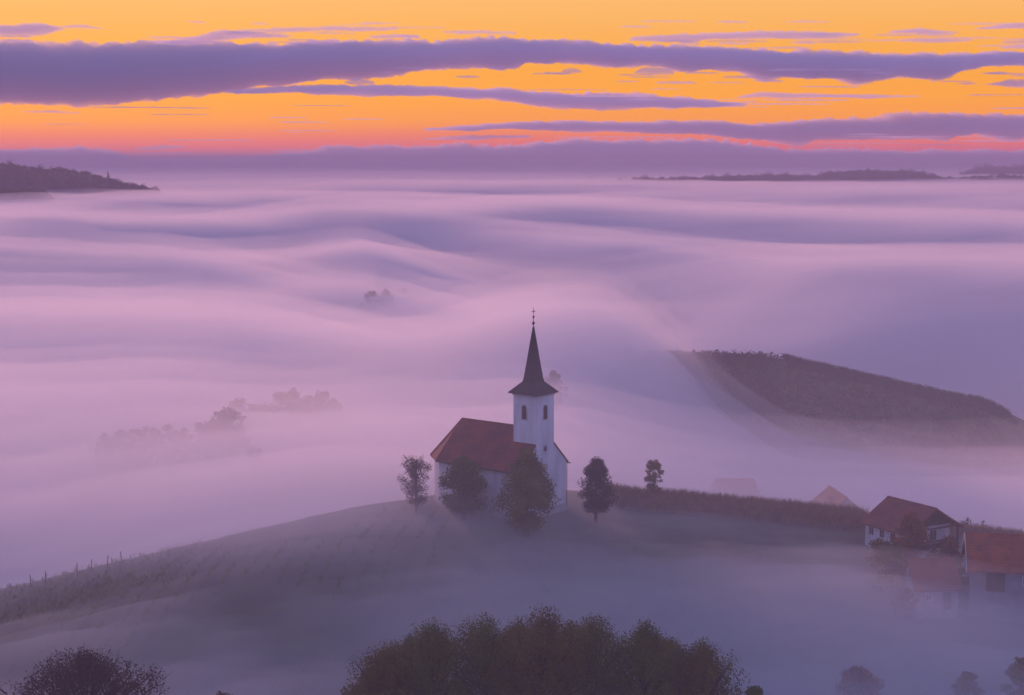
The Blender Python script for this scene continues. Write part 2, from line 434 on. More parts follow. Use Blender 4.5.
CL = [
 ([(-520, 43), (0, 43), (120, 44), (200, 43), (330, 41), (430, 42), (500, 40), (560, 42), (640, 46), (700, 48), (790, 50), (870, 54), (960, 53), (1540, 49)],
  [(-520, 103), (0, 103), (100, 102), (170, 99), (215, 94), (260, 87), (300, 81), (350, 76), (400, 73), (450, 68), (520, 66), (600, 64), (680, 68), (740, 70), (770, 78), (860, 81), (940, 77), (990, 66), (1540, 60)],
  26000, 900, 'broad purple cloud bank across the upper sky', 'cloud_bank'),
 ([(230, 91), (300, 85), (400, 86), (512, 89), (560, 92), (620, 93), (690, 98), (745, 104)],
  [(230, 93), (300, 93), (400, 95), (480, 98), (540, 107), (600, 109), (680, 109), (745, 105)], 24000, 600, 'long thin purple cloud just under the broad bank', 'cloud_bank'),
 ([(425, 129), (470, 125), (512, 122), (560, 120), (640, 122), (700, 120), (760, 124), (800, 121), (860, 119), (900, 115), (940, 113), (980, 114), (1540, 110)],
  [(425, 131), (470, 130), (512, 129), (600, 131), (700, 133), (740, 140), (800, 142), (860, 140), (940, 138), (1540, 137)], 27000, 700, 'purple cloud bank rising to the right above a pink gap', 'cloud_bank'),
 ([(-520, 153), (0, 149), (80, 148), (108, 151), (140, 159), (220, 158), (300, 152), (330, 148), (400, 147), (470, 143), (512, 144), (560, 139), (640, 139), (720, 140), (780, 148), (860, 150), (940, 151), (1540, 151)],
  [(-520, 168), (1540, 168)], 30000, 700, 'low purple cloud bank lying along the horizon', 'cloud_bank'),
 ([(-40, 24), (0, 25), (25, 23), (45, 24), (60, 27)], [(-40, 35), (0, 34), (25, 35), (45, 33), (60, 29)], 23000, 350, 'small dark cloud in the upper left corner', 'cloud'),
 ([(60, 27), (80, 25), (102, 28)], [(60, 28), (80, 28), (102, 29)], 23000, 200, 'thin wisp right of the upper left corner cloud', 'cloud'),
 ([(165, 42), (200, 36), (218, 30), (250, 32), (290, 34)], [(165, 45), (200, 44), (218, 40), (250, 38), (290, 35)], 23500, 300, 'ragged cloud lifting off the left half of the broad bank', 'cloud'),
 ([(225, 31), (280, 28), (340, 26), (398, 28)], [(225, 33), (280, 32), (340, 31), (398, 30)], 23500, 200, 'thin straight streak above the left half of the broad bank', 'cloud'),
 ([(370, 36), (400, 34), (420, 36)], [(370, 38), (400, 38), (420, 38)], 23500, 200, 'short wisp above the middle of the broad bank', 'cloud'),
 ([(443, 32), (480, 30), (516, 32)], [(443, 33), (480, 33), (516, 33)], 23500, 200, 'faint wisp high above the spire', 'cloud'),
 ([(630, 38), (690, 34), (760, 32), (820, 32), (858, 35)], [(630, 40), (690, 41), (760, 39), (820, 38), (858, 36)], 23000, 300, 'long streak above the right half of the broad bank', 'cloud'),
 ([(890, 31), (920, 29), (955, 33)], [(890, 33), (920, 34), (955, 34)], 23000, 250, 'short dark wisp near the upper right', 'cloud'),
 ([(900, 39), (940, 38), (970, 40)], [(900, 41), (940, 42), (970, 41)], 23000, 250, 'small wisp under the short dark one at upper right', 'cloud'),
 ([(975, 28), (1010, 23), (1060, 24)], [(975, 29), (1010, 27), (1060, 28)], 23000, 250, 'thin wisp in the upper right corner', 'cloud'),
 ([(634, 72), (642, 68), (655, 66), (668, 68), (674, 72)], [(634, 73), (655, 75), (674, 73)], 22000, 200, 'small puff under the right half of the broad bank', 'cloud'),
 ([(562, 71), (572, 68), (582, 71)], [(562, 72), (572, 74), (582, 72)], 22000, 150, 'tiny puff left of the small puff', 'cloud'),
 ([(345, 82), (358, 77), (374, 81)], [(345, 83), (358, 84), (374, 83)], 22000, 200, 'tiny puff in the orange gap left of the spire', 'cloud'),
 ([(738, 96), (760, 92), (830, 94), (920, 96)], [(738, 98), (760, 97), (830, 98), (920, 97)], 24000, 250, 'narrow streak right of the long thin cloud', 'cloud'),
 ([(425, 138), (470, 135), (530, 135)], [(425, 139), (470, 140), (530, 138)], 26000, 250, 'narrow streak under the left tip of the rising bank', 'cloud'),
 ([(136, 148), (160, 145), (185, 146)], [(136, 149), (160, 149), (185, 148)], 26000, 200, 'narrow streak low over the left horizon', 'cloud'),
 ([(270, 151), (300, 149), (325, 150)], [(270, 152), (300, 152), (325, 151)], 26000, 150, 'faint streak low over the horizon left of the spire', 'cloud'),
 ([(22, 111), (50, 110), (80, 112)], [(22, 112), (50, 112.5), (80, 113)], 25000, 150, 'hair thin streak under the left end of the broad bank', 'cloud'),
 ([(985, 84), (1010, 80), (1060, 80)], [(985, 85), (1010, 88), (1060, 88)], 24000, 250, 'small cloud touching the right frame edge', 'cloud'),
]
def wisps(name, spots, dist, label, seed):
    """many torn scraps of cloud, too many to count"""
    rs = np.random.RandomState(seed); V = []; Fc = []
    for k, (cx_, cy_, w_, h_) in enumerate(spots):
        n_ = max(10, int(w_ / 1.5)); m_ = 6
        px = np.linspace(-1, 1, n_); tt = np.cos(np.linspace(math.pi, 0, m_)); PX, T = np.meshgrid(px, tt)
        tap = np.sqrt(np.clip(1 - T ** 2, 0, 1)) * np.sqrt(np.clip(1 - PX ** 2, 0, 1)) ** .8
        sh = fbm(PX * w_ / 16 + k * 3.1, T * .5 + k, 4, 7, .6)
        TOP = cy_ - h_ * tap * (.5 + .9 * np.clip(sh + .35, 0, 1.2)) + .1 * PX * h_
        BOT = np.maximum(cy_ + h_ * tap * (.3 + .5 * fbm(PX * w_ / 20 + k, T * .5, 3, 9)) + .1 * PX * h_, TOP + .02)
        u = (cx_ + PX * w_ / 2 - CX) / F_PX; cp, sp = math.cos(PITCH), math.sin(PITCH)
        D = dist + (k % 9) * 420
        def zz(P): v_ = (CY - P) / F_PX; q = D / (cp + v_ * sp); return u * q, CAM.z + (-sp + v_ * cp) * q
        Xt, Zt = zz(TOP); Xb, Zb = zz(BOT); Y_ = D + T * 190
        o0 = len(V); N = PX.size; i = np.arange(N).reshape(PX.shape)
        q = np.stack([i[:-1, :-1], i[:-1, 1:], i[1:, 1:], i[1:, :-1]], -1).reshape(-1, 4)
        lp = np.concatenate([i[0, :-1], i[:-1, -1], i[-1, :0:-1], i[:0:-1, 0]]); nx_ = np.roll(lp, -1)
        V += np.stack([Xt, Y_, Zt], -1).reshape(-1, 3).tolist() + np.stack([Xb, Y_, Zb], -1).reshape(-1, 3).tolist()
        Fc += (q + o0).tolist() + (q[:, ::-1] + N + o0).tolist() + (np.stack([lp, lp + N, nx_ + N, nx_], -1) + o0).tolist()
    me = bpy.data.meshes.new(name); me.from_pydata(V, [], Fc); me.update(); me.materials.append(cloud_mat)
    me.polygons.foreach_set('use_smooth', [True] * len(Fc))
    ob = bpy.data.objects.new(name, me); C.objects.link(ob); tag(ob, label, 'cloud', kind='stuff')
rsw = np.random.RandomState(4)
def spread(n, x0, x1, y0, y1, w0, w1, h0, h1):
    return [(rsw.uniform(x0, x1), rsw.uniform(y0, y1), rsw.uniform(w0, w1), rsw.uniform(h0, h1)) for _ in range(n)]
wisps('cloud_wisps', spread(26, 380, 1060, 66, 84, 10, 50, .6, 2.2) + spread(14, 0, 420, 36, 44, 20, 80, .8, 2.4) + spread(12, 640, 1060, 41, 49, 20, 70, .8, 2.2), 19500, 'torn scraps of purple cloud along the edges of the broad bank', 3)
wisps('cloud_wisps', spread(16, 520, 1040, 86, 110, 14, 90, .5, 1.6) + spread(14, 0, 420, 104, 160, 12, 90, .4, 1.3), 19800, 'thin torn streaks of cloud in the orange gap', 4)
wisps('cloud_wisps', spread(18, 600, 1060, 20, 44, 14, 80, .5, 1.5) + spread(10, 60, 480, 22, 36, 14, 70, .5, 1.4), 19200, 'high torn scraps of cloud near the top of the sky', 5)
wisps('cloud_wisps', spread(12, 400, 1060, 128, 147, 30, 130, .5, 1.5), 20200, 'long scraps of cloud crossing the pink gap on the right', 6)
for k_, (tp_, bt_, ds_, dp_, lab_, nm_) in enumerate(CL):
    cloud(nm_, tp_, bt_, ds_, dp_, lab_, 1.0, k_ + 1)

# ------------------------------------------------------------------ mist in the hollow below the church
mx = np.linspace(-150, 150, 120); my = np.linspace(112, 232, 110)
MX, MY = np.meshgrid(mx, my)
mg = ground_z(MX, MY)
crest_d = np.interp(MX, CREST_X, CREST_Y) - MY
thick = 0.5 + 4.6 * sstep(12, 58, crest_d) + (1.4 + 1.6 * (1 - sstep(-25, 5, MX))) * sstep(-8, 30, crest_d) * fbm(MX / 22, MY / 12, 4, 61)
thick = thick + 2.8 * np.exp(-((MX + 33) / 24) ** 2 - ((MY - 196) / 12) ** 2)
thick = thick + 4.0 * np.exp(-((MX - 44) / 22) ** 2 - ((MY - 168) / 12) ** 2) - 0.4 * np.exp(-((MX + 45) / 26) ** 2 - ((MY - 175) / 25) ** 2)
edge = sstep(112, 135, MY) * (1 - sstep(212, 232, MY)) * sstep(-150, -120, MX) * (1 - sstep(120, 150, MX))
top = mg + np.maximum(thick * edge, 0.15)
o = closed_sheet('mist', MX, MY, top, mg - 2.0, volume('mist', 0.052, (0.97, 0.975, 1.0), 0.1))
tag(o, 'low bluish mist lying in the hollow below the church', 'mist', kind='stuff')
top2 = mg + np.maximum((1.5 * thick + 1.0 + 5.5 * np.exp(-((MX + 36) / 26) ** 2 - ((MY - 203) / 15) ** 2)) * edge, 0.4)
o = closed_sheet('mist', MX * 1.02, MY, top2, mg - 3.0, volume('thin_mist', 0.013, (0.97, 0.97, 1.0), 0.1))
tag(o, 'faint veil of mist above the grassy slope', 'mist', kind='stuff')

ax_, ay_ = np.meshgrid(np.linspace(-170, 170, 70), np.linspace(40, 330, 70))
ez_ = sstep(-170, -70, ax_) * (1 - sstep(70, 170, ax_)) * sstep(40, 120, ay_) * (1 - sstep(230, 330, ay_))
o = closed_sheet('mist', ax_, ay_, -40 + 68 * ez_, -80 + 0 * ax_, volume('damp_air', 0.0017, (0.97, 0.96, 1.0), 0.0))
tag(o, 'very thin damp air around the church hill', 'mist', kind='stuff')

# ------------------------------------------------------------------ object materials
plaster = mat('white_plaster', (0.68, 0.69, 0.69), (0.44, 0.45, 0.47), 0.5, 0.95, 0.06, 9, (1, 1, 0.35))
red_tile = mat('red_tile', (0.24, 0.055, 0.028), (0.11, 0.032, 0.026), 0.45, 0.85, 0.15, 9)
old_tile = mat('old_red_tile', (0.34, 0.095, 0.038), (0.19, 0.06, 0.034), 0.8, 0.9, 0.15, 9)
brown_tile = mat('brown_tile', (0.23, 0.064, 0.042), (0.13, 0.044, 0.034), 0.8, 0.9, 0.15, 9)
shingle = mat('dark_shingle', (0.045, 0.042, 0.042), (0.028, 0.026, 0.027), 1.6, 0.8, 0.2, 9, (1, 1, 3))
dark_wood = mat('dark_wood', (0.045, 0.030, 0.022), (0.028, 0.019, 0.015), 2.0, 0.8, 0.1, 6, (1, 1, 0.2))
louvre = mat('louvre', (0.05, 0.032, 0.026), (0.012, 0.010, 0.010), 14.0, 0.8, 0.1, 1, (0.01, 0.01, 1))
stone = mat('window_surround', (0.42, 0.41, 0.40), (0.34, 0.33, 0.33), 2.0, 0.9)
iron = mat('dark_iron', (0.035, 0.03, 0.03), (0.02, 0.018, 0.018), 5.0, 0.6)
pale_wood = mat('pale_board', (0.55, 0.53, 0.50), (0.4, 0.39, 0.37), 2.0, 0.8)
grey_wall = mat('grey_render', (0.20, 0.205, 0.22), (0.12, 0.125, 0.14), 0.9, 0.95, 0.1, 9)
stone_wall = mat('rough_stone', (0.30, 0.30, 0.32), (0.13, 0.13, 0.15), 1.8, 0.95, 0.3, 9)
pane = mat('window_pane', (0.03, 0.035, 0.045), (0.02, 0.022, 0.03), 1.0, 0.15)
bark = mat('bark', (0.055, 0.042, 0.034), (0.03, 0.024, 0.02), 4.0, 0.95, 0.3, 6, (1, 1, 0.3))
def leafmat(name, c1, c2, scale=0.45):
    m = mat(name, c1, c2, scale, 0.9, 0, 6)
    return m
leaf_dark = leafmat('dark_leaves', (0.090, 0.120, 0.014), (0.035, 0.050, 0.010))
leaf_olive = leafmat('olive_leaves', (0.160, 0.160, 0.014), (0.062, 0.072, 0.012))
leaf_brown = leafmat('brown_leaves', (0.180, 0.135, 0.016), (0.080, 0.070, 0.014))
leaf_rust = leafmat('rust_leaves', (0.26, 0.090, 0.022), (0.13, 0.050, 0.020))
leaf_plum = leafmat('plum_leaves', (0.080, 0.050, 0.034), (0.040, 0.030, 0.022))
scrub = leafmat('scrub', (0.036, 0.048, 0.042), (0.022, 0.030, 0.028))
corn_mat = leafmat('dry_corn', (0.30, 0.17, 0.085), (0.15, 0.09, 0.05), 0.9)

# ------------------------------------------------------------------ church
church = empty('church', W(544, 509, 199.2), R(50.7), 'white village church with steep red roof and a dark pointed spire on the hilltop', 'church')
church.location.z = -0.35
HW, LN, AP, EZ, RZ = 4.6, 13.7, 2.9, 6.0, 10.45
base_pts = [(-HW, 0), (HW, 0), (HW, LN), (HW * .5, LN + AP), (-HW * .5, LN + AP), (-HW, LN)]
b = MB(); n = len(base_pts)
v = [(x, y, -2.5) for x, y in base_pts] + [(x, y, EZ) for x, y in base_pts]
f = [(i, (i + 1) % n, n + (i + 1) % n, n + i) for i in range(n)] + [tuple(range(n, 2 * n))]
b.add(v, f)
b.prism([(-HW, 0, EZ), (HW, 0, EZ), (0, 0, RZ - .12)], (0, .45, 0))
wall = b.build('wall', plaster, church)
pl = MB()
pp = [(x * 1.015, y + (0.06 if y > 1 else -0.06), 0) for x, y in base_pts]
pl.prism([(x, y, -2.5) for x, y, _ in pp], (0, 0, 2.95)); pl.build('plinth', stone, wall)
b = MB(); OV = 0.42; sl = (RZ - EZ) / HW
ez = EZ - OV * sl; HO = HW + OV; th = 0.16
top_pts = [(-HO, -0.10, ez), (HO, -0.10, ez), (HO, LN + .15, ez), (HO * .52, LN + AP + .42, ez), (-HO * .52, LN + AP + .42, ez), (-HO, LN + .15, ez), (0, -0.10, RZ), (0, LN, RZ)]
vt = [(x, y, z + th) for x, y, z in top_pts]; vb = [(x, y, z) for x, y, z in top_pts]
F = [(1, 2, 7, 6), (2, 3, 7), (3, 4, 7), (4, 5, 7), (5, 0, 6, 7)]
b.add(vt, F); b.add(vb, [t[::-1] for t in F])
ringi = [6, 0, 5, 4, 3, 2, 1, 6]
for a_, c_ in zip(ringi[:-1], ringi[1:]):
    b.add([vb[a_], vb[c_], vt[c_], vt[a_]], [(0, 1, 2, 3)])
b.tube([(0, 0.1, RZ + th), (0, LN, RZ + th)], 0.13)
for e in (2, 3, 4, 5):
    b.tube([vt[7], vt[e]], 0.10)
# courses of tiles as real steps
def courses(mb, e0, e1, r0, r1, n, lift=0.05):
    e0, e1, r0, r1 = (Vector(p) for p in (e0, e1, r0, r1))
    nrm = (e1 - e0).cross(r0 - e0).normalized()
    if nrm.z < 0: nrm = -nrm
    for k in range(1, n):
        t0, t1 = k / n, (k + .85) / n
        mb.add([e0.lerp(r0, t0) + nrm * lift, e1.lerp(r1, t0) + nrm * lift, e1.lerp(r1, t1) + nrm * 0.004, e0.lerp(r0, t1) + nrm * 0.004,
                e0.lerp(r0, t0) + nrm * 0.002, e1.lerp(r1, t0) + nrm * 0.002], [(0, 1, 2, 3), (4, 5, 1, 0)])
courses(b, vt[5], vt[0], vt[7], vt[6], 22); courses(b, vt[2], vt[1], vt[7], vt[6], 22)
b.build('roof', red_tile, church)
gut = MB()
for sx in (-1, 1): gut.tube([(sx * (HO + .07), -0.28, ez + .02), (sx * (HO + .07), LN + .15, ez + .02)], 0.08)
gut.tube([(HW + .06, -.08, ez), (HW + .06, -.08, 0)], 0.05); gut.tube([(-HW - .06, -.08, ez), (-HW - .06, -.08, 0)], 0.05)
gut.build('gutter', iron, church)
# tower, flush with the front gable
TW, TD, TZ = 1.78, 3.55, 15.15
b = MB(); b.box(-TW, TW, -0.16, TD, EZ - 2.5, TZ)
tower = b.build('tower', plaster, church)
b = MB(); b.box(-TW - .12, TW + .12, -.28, TD + .12, TZ - .22, TZ + .02); b.build('cornice', stone, tower)
def arch(w, h, n=10):
    pts = [(-w / 2, 0), (w / 2, 0)]
    for k in range(n + 1):
        a = math.pi * k / n
        pts.append((w / 2 * math.cos(a), h - w / 2 + w / 2 * math.sin(a)))
    return pts
def arch_window(parent, place, w, h):
    """place maps (across, up, out) to local coordinates"""
    o_ = arch(w + .26, h + .22); i_ = arch(w, h)
    fr = MB(); m_ = len(o_)
    vv = [place(x, z - .1, .05) for x, z in o_] + [place(x, z, .05) for x, z in i_] + [place(x, z - .1, -.1) for x, z in o_] + [place(x, z, -.1) for x, z in i_]
    ff = []
    for k in range(m_):
        j = (k + 1) % m_
        ff += [(k, j, m_ + j, m_ + k), (2 * m_ + k, 2 * m_ + j, j, k), (m_ + k, m_ + j, 3 * m_ + j, 3 * m_ + k)]
    fr.add(vv, ff)
    win = fr.build('window', stone, parent)
    lv = MB(); P = [Vector(place(x, z, .012)) for x, z in i_]; lv.add(P, [tuple(range(len(P)))])
    for k in range(int(h / .2) - 1):
        z0 = .08 + .2 * k; hw = w / 2 - .03
        if z0 > h - w / 2: hw = math.sqrt(max(.001, (w / 2) ** 2 - (z0 + .1 - h + w / 2) ** 2)) - .02
        if hw > .05:
            lv.add([place(-hw, z0, .05), place(hw, z0, .05), place(hw, z0 + .12, .016), place(-hw, z0 + .12, .016)], [(0, 1, 2, 3)])
    lv.build('louvre', louvre, win)
for fn in (lambda a, u, o_: (a, -0.16 - o_, 11.95 + u), lambda a, u, o_: (-TW - o_, TD / 2 - a, 11.95 + u),
           lambda a, u, o_: (TW + o_, TD / 2 + a, 11.95 + u), lambda a, u, o_: (-a, TD + o_, 11.95 + u)):
    arch_window(tower, fn, 0.72, 1.75)
rw = MB(); nn = 18
po = [(.42 * math.cos(2 * math.pi * k / nn), .52 * math.sin(2 * math.pi * k / nn)) for k in range(nn)]
vv = [(x, -.21, 8.15 + z) for x, z in po] + [(x * .68, -.21, 8.15 + z * .68) for x, z in po] + [(x, -.14, 8.15 + z) for x, z in po] + [(x * .68, -.14, 8.15 + z * .68) for x, z in po]
rw.add(vv, [t for k in range(nn) for t in ((k, (k + 1) % nn, nn + (k + 1) % nn, nn + k), (2 * nn + k, 2 * nn + (k + 1) % nn, (k + 1) % nn, k), (nn + k, nn + (k + 1) % nn, 3 * nn + (k + 1) % nn, 3 * nn + k))])
rwo = rw.build('round_window', stone, church)
MB().add([(x * .7, -.175, 8.15 + z * .7) for x, z in po], [tuple(range(nn))]).build('pane', pane, rwo)
# spire: flared skirt and slender pyramid
b = MB(); cy0 = TD / 2 - .02
def sq(h, z): return [(-h, cy0 - h, z), (h, cy0 - h, z), (h, cy0 + h, z), (-h, cy0 + h, z)]
lev = [(2.28, TZ - .02), (2.28, TZ + .10), (1.62, TZ + .78), (1.0, TZ + 1.42), (0.87, TZ + 1.95), (0.62, TZ + 3.9), (0.34, TZ + 6.2), (0.07, TZ + 8.35)]
v = [p for h, z in lev for p in sq(h, z)]; f = [(0, 3, 2, 1)]
for i in range(len(lev) - 1):
    for k in range(4): f.append((4 * i + k, 4 * i + (k + 1) % 4, 4 * i + 4 + (k + 1) % 4, 4 * i + 4 + k))
f.append(tuple(4 * (len(lev) - 1) + k for k in range(4)))
b.add(v, f)
for k in range(1, 7):
    pass
spire = b.build('spire', shingle, church)
b = MB(); zt = TZ + 8.3
b.lathe([(0.05, zt), (0.05, zt + .3), (0.12, zt + .36), (0.2, zt + .5), (0.12, zt + .66), (0.04, zt + .72), (0.035, zt + 1.15), (0.10, zt + 1.2), (.15, zt + 1.3), (.10, zt + 1.42), (0.03, zt + 1.46), (0.03, zt + 2.45), (0.01, zt + 2.5)], 0, cy0, 10)
b.box(-.32, .32, cy0 - .03, cy0 + .03, zt + 1.95, zt + 2.04)
b.build('finial', iron, church)

# ------------------------------------------------------------------ houses
def gable_house(name, loc, rz, L, hw, eave, ridge, wall_bottom, wmat, rmat, label, over_front=.4, over_side=.45, over_back=.4, hip=0.0, wall_back=0.0):
    """front gable at local y = 0 facing -y; the ridge runs along local +y"""
    h = empty(name, loc, rz, label, 'house')
    b = MB()
    b.box(-hw, hw, wall_back, L, wall_bottom, eave)
    if not hip:
        for yy in (wall_back, L - .3):
            b.prism([(-hw, yy, eave), (hw, yy, eave), (0, yy, ridge - .1)], (0, .3, 0))
    b.build('wall', wmat, h)
    sl_ = (ridge - eave) / hw; HO_ = hw + over_side; e_ = eave - over_side * sl_; th_ = .2
    y0, y1 = -over_front, L + over_back
    b = MB()
    P = [(-HO_, y0, e_), (HO_, y0, e_), (HO_, y1, e_), (-HO_, y1, e_), (0, y0 + hip, ridge), (0, y1 - hip, ridge)]
    vt_ = [(x, y, z + th_) for x, y, z in P]
    F_ = [(1, 2, 5, 4), (3, 0, 4, 5)] + ([(0, 1, 4), (2, 3, 5)] if hip else [])
    b.add(vt_, F_); b.add(P, [t[::-1] for t in F_])
    rim = [0, 3, 2, 1, 0] if hip else None
    edges = [(0, 1), (1, 2), (2, 3), (3, 0)] if hip else [(0, 4), (4, 1), (1, 2), (2, 5), (5, 3), (3, 0)]
    for a_, c_ in edges: b.add([P[a_], P[c_], vt_[c_], vt_[a_]], [(0, 1, 2, 3)])
    courses(b, vt_[3], vt_[0], vt_[5], vt_[4], 14, .04); courses(b, vt_[2], vt_[1], vt_[5], vt_[4], 14, .04)
    b.tube([vt_[4], vt_[5]], .12)
    roof = b.build('roof', rmat, h)
    return h, roof, vt_
def wall_window(h, place, w, hgt, name='window', fmat=None, pmat=None):
    b = MB(); t = .09
    for (x0, x1, z0, z1) in ((-w / 2 - t, w / 2 + t, -t, 0), (-w / 2 - t, w / 2 + t, hgt, hgt + t), (-w / 2 - t, -w / 2, 0, hgt), (w / 2, w / 2 + t, 0, hgt), (-.03, .03, 0, hgt)):
        b.prism([place(x0, z0, -.02), place(x1, z0, -.02), place(x1, z1, -.02), place(x0, z1, -.02)], Vector(place(0, 0, .06)) - Vector(place(0, 0, 0)))
    w_ = b.build(name, fmat or pale_wood, h)
    MB().add([place(-w / 2, 0, .012), place(w / 2, 0, .012), place(w / 2, hgt, .012), place(-w / 2, hgt, .012)], [(0, 1, 2, 3)]).build('pane', pmat or pane, w_)
    return w_
def chimney(roof, x, y, z0, z1, w=.35):
    b = MB(); b.box(x - w, x + w, y - w, y + w, z0, z1); b.box(x - w - .06, x + w + .06, y - w - .06, y + w + .06, z1, z1 + .14)
    b.build('chimney', old_tile, roof)

# red-brown house with balcony beside the corn
p = W(937, 512, 195)
h1, r1, _ = gable_house('farm_house', (p.x, p.y, 0), R(31), 8.2, 4.1, -1.6, 0.8, -6.5, plaster, brown_tile,
    'brown roofed house with a wide overhanging gable above a wooden balcony', over_front=0.0, over_side=.7, wall_back=1.7)
b = MB(); b.prism([(-4.1, 1.68, -1.6), (4.1, 1.68, -1.6), (0, 1.68, .65)], (0, -.06, 0)); b.build('gable_boarding', dark_wood, h1)
b = MB(); b.box(-4.1, 4.3, 0.25, 1.69, -4.15, -4.0)
b.box(-4.1, 4.3, .25, .31, -3.2, -3.1)
for k in range(29): b.box(-4.1 + .29 * k, -3.92 + .29 * k, .26, .30, -4.0, -3.2)
b.build('balcony', dark_wood, h1)
for xx in (-3.9, 4.1):
    b = MB(); b.box(xx - .09, xx + .09, .3, .48, -6.5, -1.65); b.build('post', dark_wood, h1)
b = MB(); b.box(-4.6, 4.6, .3, .45, -1.7, -1.52); b.build('beam', dark_wood, h1)
for xx in (-1.9, 1.2): wall_window(h1, lambda a, u, o_, xx=xx: (xx + a, 1.7 - o_, -3.5 + u), 1.1, 1.3)
for yy in (3.3, 5.2, 7.1): wall_window(h1, lambda a, u, o_, yy=yy: (-4.1 - o_, yy - a, -3.2 + u), .7, .9)

# long barn with a brick red roof at the frame's right edge
p = W(975, 566, 180.0)
h2, r2, _ = gable_house('barn', (p.x, p.y + 3.0, 0), R(-101), 20.0, 3.4, -2.35, 0.55, -9.0, grey_wall, old_tile,
    'long grey walled barn with a brick red roof and pale gable board', over_front=.35, over_side=.6)
h2['category'] = 'barn'
b = MB()
for s_ in (-1, 1):
    b.prism([(s_ * 4.05, -.40, -2.95), (s_ * 4.05, -.40, -2.6), (0, -.40, .86), (0, -.40, .50)], (0, -.06, 0))
b.build('gable_board', pale_wood, h2)
# local -x ... the long side that looks at the camera
side = -1 if (Matrix.Rotation(R(-101), 3, 'Z') @ Vector((-1, 0, 0))).y < 0 else 1
b = MB()
for (ya, yb) in ((1.8, 3.9),):
    b.box(min(side * 3.4, side * 3.46), max(side * 3.4, side * 3.46), ya, yb, -5.2, -3.0)
dr = b.build('door', dark_wood, h2)
b = MB(); b.tube([(side * 3.5, 3.6, -4.3), (side * 3.5, 3.6, -4.0)], .03); b.build('handle', iron, dr)
for yy in (6.4, 9.6): wall_window(h2, lambda a, u, o_, yy=yy: (side * (3.4 + o_), yy + a, -4.3 + u), 1.0, .9)

# small shed below
p = W(936, 586, 178.5)
h3, r3, _ = gable_house('stone_shed', (p.x - 2.5, p.y + 2.2, 0), R(-85), 5.0, 2.4, -4.5, -2.0, -9.5, stone_wall, brown_tile,
    'small stone shed with a faded red roof half lost in mist', over_front=.3, over_side=.4, over_back=.3)
h3['category'] = 'shed'
side3 = -1 if (Matrix.Rotation(R(-85), 3, 'Z') @ Vector((-1, 0, 0))).y < 0 else 1
b = MB(); b.box(min(side3 * 2.4, side3 * 2.45), max(side3 * 2.4, side3 * 2.45), 3.2, 4.1, -7.2, -5.1); b.build('door', dark_wood, h3)
wall_window(h3, lambda a, u, o_: (side3 * (2.4 + o_), 1.5 + a, -6.0 + u), .6, .6)

# roofs standing in the fog beyond the corn
p = W(735, 479.5, 296)
h4, r4, _ = gable_house('fog_house', (p.x - 4.7, p.y, p.z - 4.0), R(-90), 9.4, 3.6, 0.0, 3.9, -8.0, grey_wall, old_tile,
    'hip roofed house fading into pale fog beyond the corn', over_front=.4, over_side=.5, hip=1.5)
p = W(846, 497, 262)
h5, r5, _ = gable_house('fog_house', (p.x, p.y, p.z - 3.2), R(6), 9.0, 3.6, 0.0, 3.0, -7.0, grey_wall, old_tile,
    'house with a pointed gable and chimney peeking over the corn', over_front=.4, over_side=.5)
chimney(r5, -2.1, 1.6, .8, 3.0, .32)
p = W(876, 506, 222)
h6, r6, _ = gable_house('fog_house', (p.x + 1.2, p.y, p.z - 2.0), R(-90), 5.0, 2.2, 0.0, 1.9, -6.0, grey_wall, old_tile,
    'small roof end showing just left of the balcony house', over_front=.2, over_side=.3)

# ------------------------------------------------------------------ trees
def leaves_mesh(centres, radii, n, size, seed, squash=.85):
    """many small leaf faces gathered in clumps"""
    rs = np.random.RandomState(seed)
    centres = np.array(centres); radii = np.array(radii)
    w = radii ** 2; idx = rs.choice(len(centres), n, p=w / w.sum())
    d = rs.normal(size=(n, 3)); d /= np.linalg.norm(d, axis=1)[:, None]
    r = rs.rand(n) ** .45
    p = centres[idx] + d * (r * radii[idx])[:, None] * np.array([1, 1, squash])
    nrm = rs.normal(size=(n, 3)) + d * .6 + np.array([0, 0, .4]); nrm /= np.linalg.norm(nrm, axis=1)[:, None]
    a = np.cross(nrm, rs.normal(size=(n, 3))); a /= np.linalg.norm(a, axis=1)[:, None]
    bb = np.cross(nrm, a)
    s = size * (0.55 + .9 * rs.rand(n))[:, None]
    v = np.stack([p - a * s, p + bb * s * .55, p + a * s, p - bb * s * .55], 1).reshape(-1, 3)
    return v, np.arange(4 * n).reshape(-1, 4)
def profile(shape, t):
    if shape == 'round': return math.sin(math.pi * min(1, max(0, t * .86 + .11))) ** .6
    if shape == 'egg': return (min(1.0, .45 + .55 * (t / .32) ** .8) if t < .32 else 1.0) * (1 - max(0, (t - .33) / .67) ** 2.2)
    if shape == 'cone': return min(1.0, (t / .22) ** .7) * (1 - max(0, (t - .2) / .8) ** 1.15) if t > 0 else 0
    if shape == 'dome': return math.sqrt(max(0, 1 - t ** 3.6))
    if shape == 'broom': return .25 + .75 * math.sin(math.pi * min(1, .1 + .8 * t)) ** .8
    return 1.0
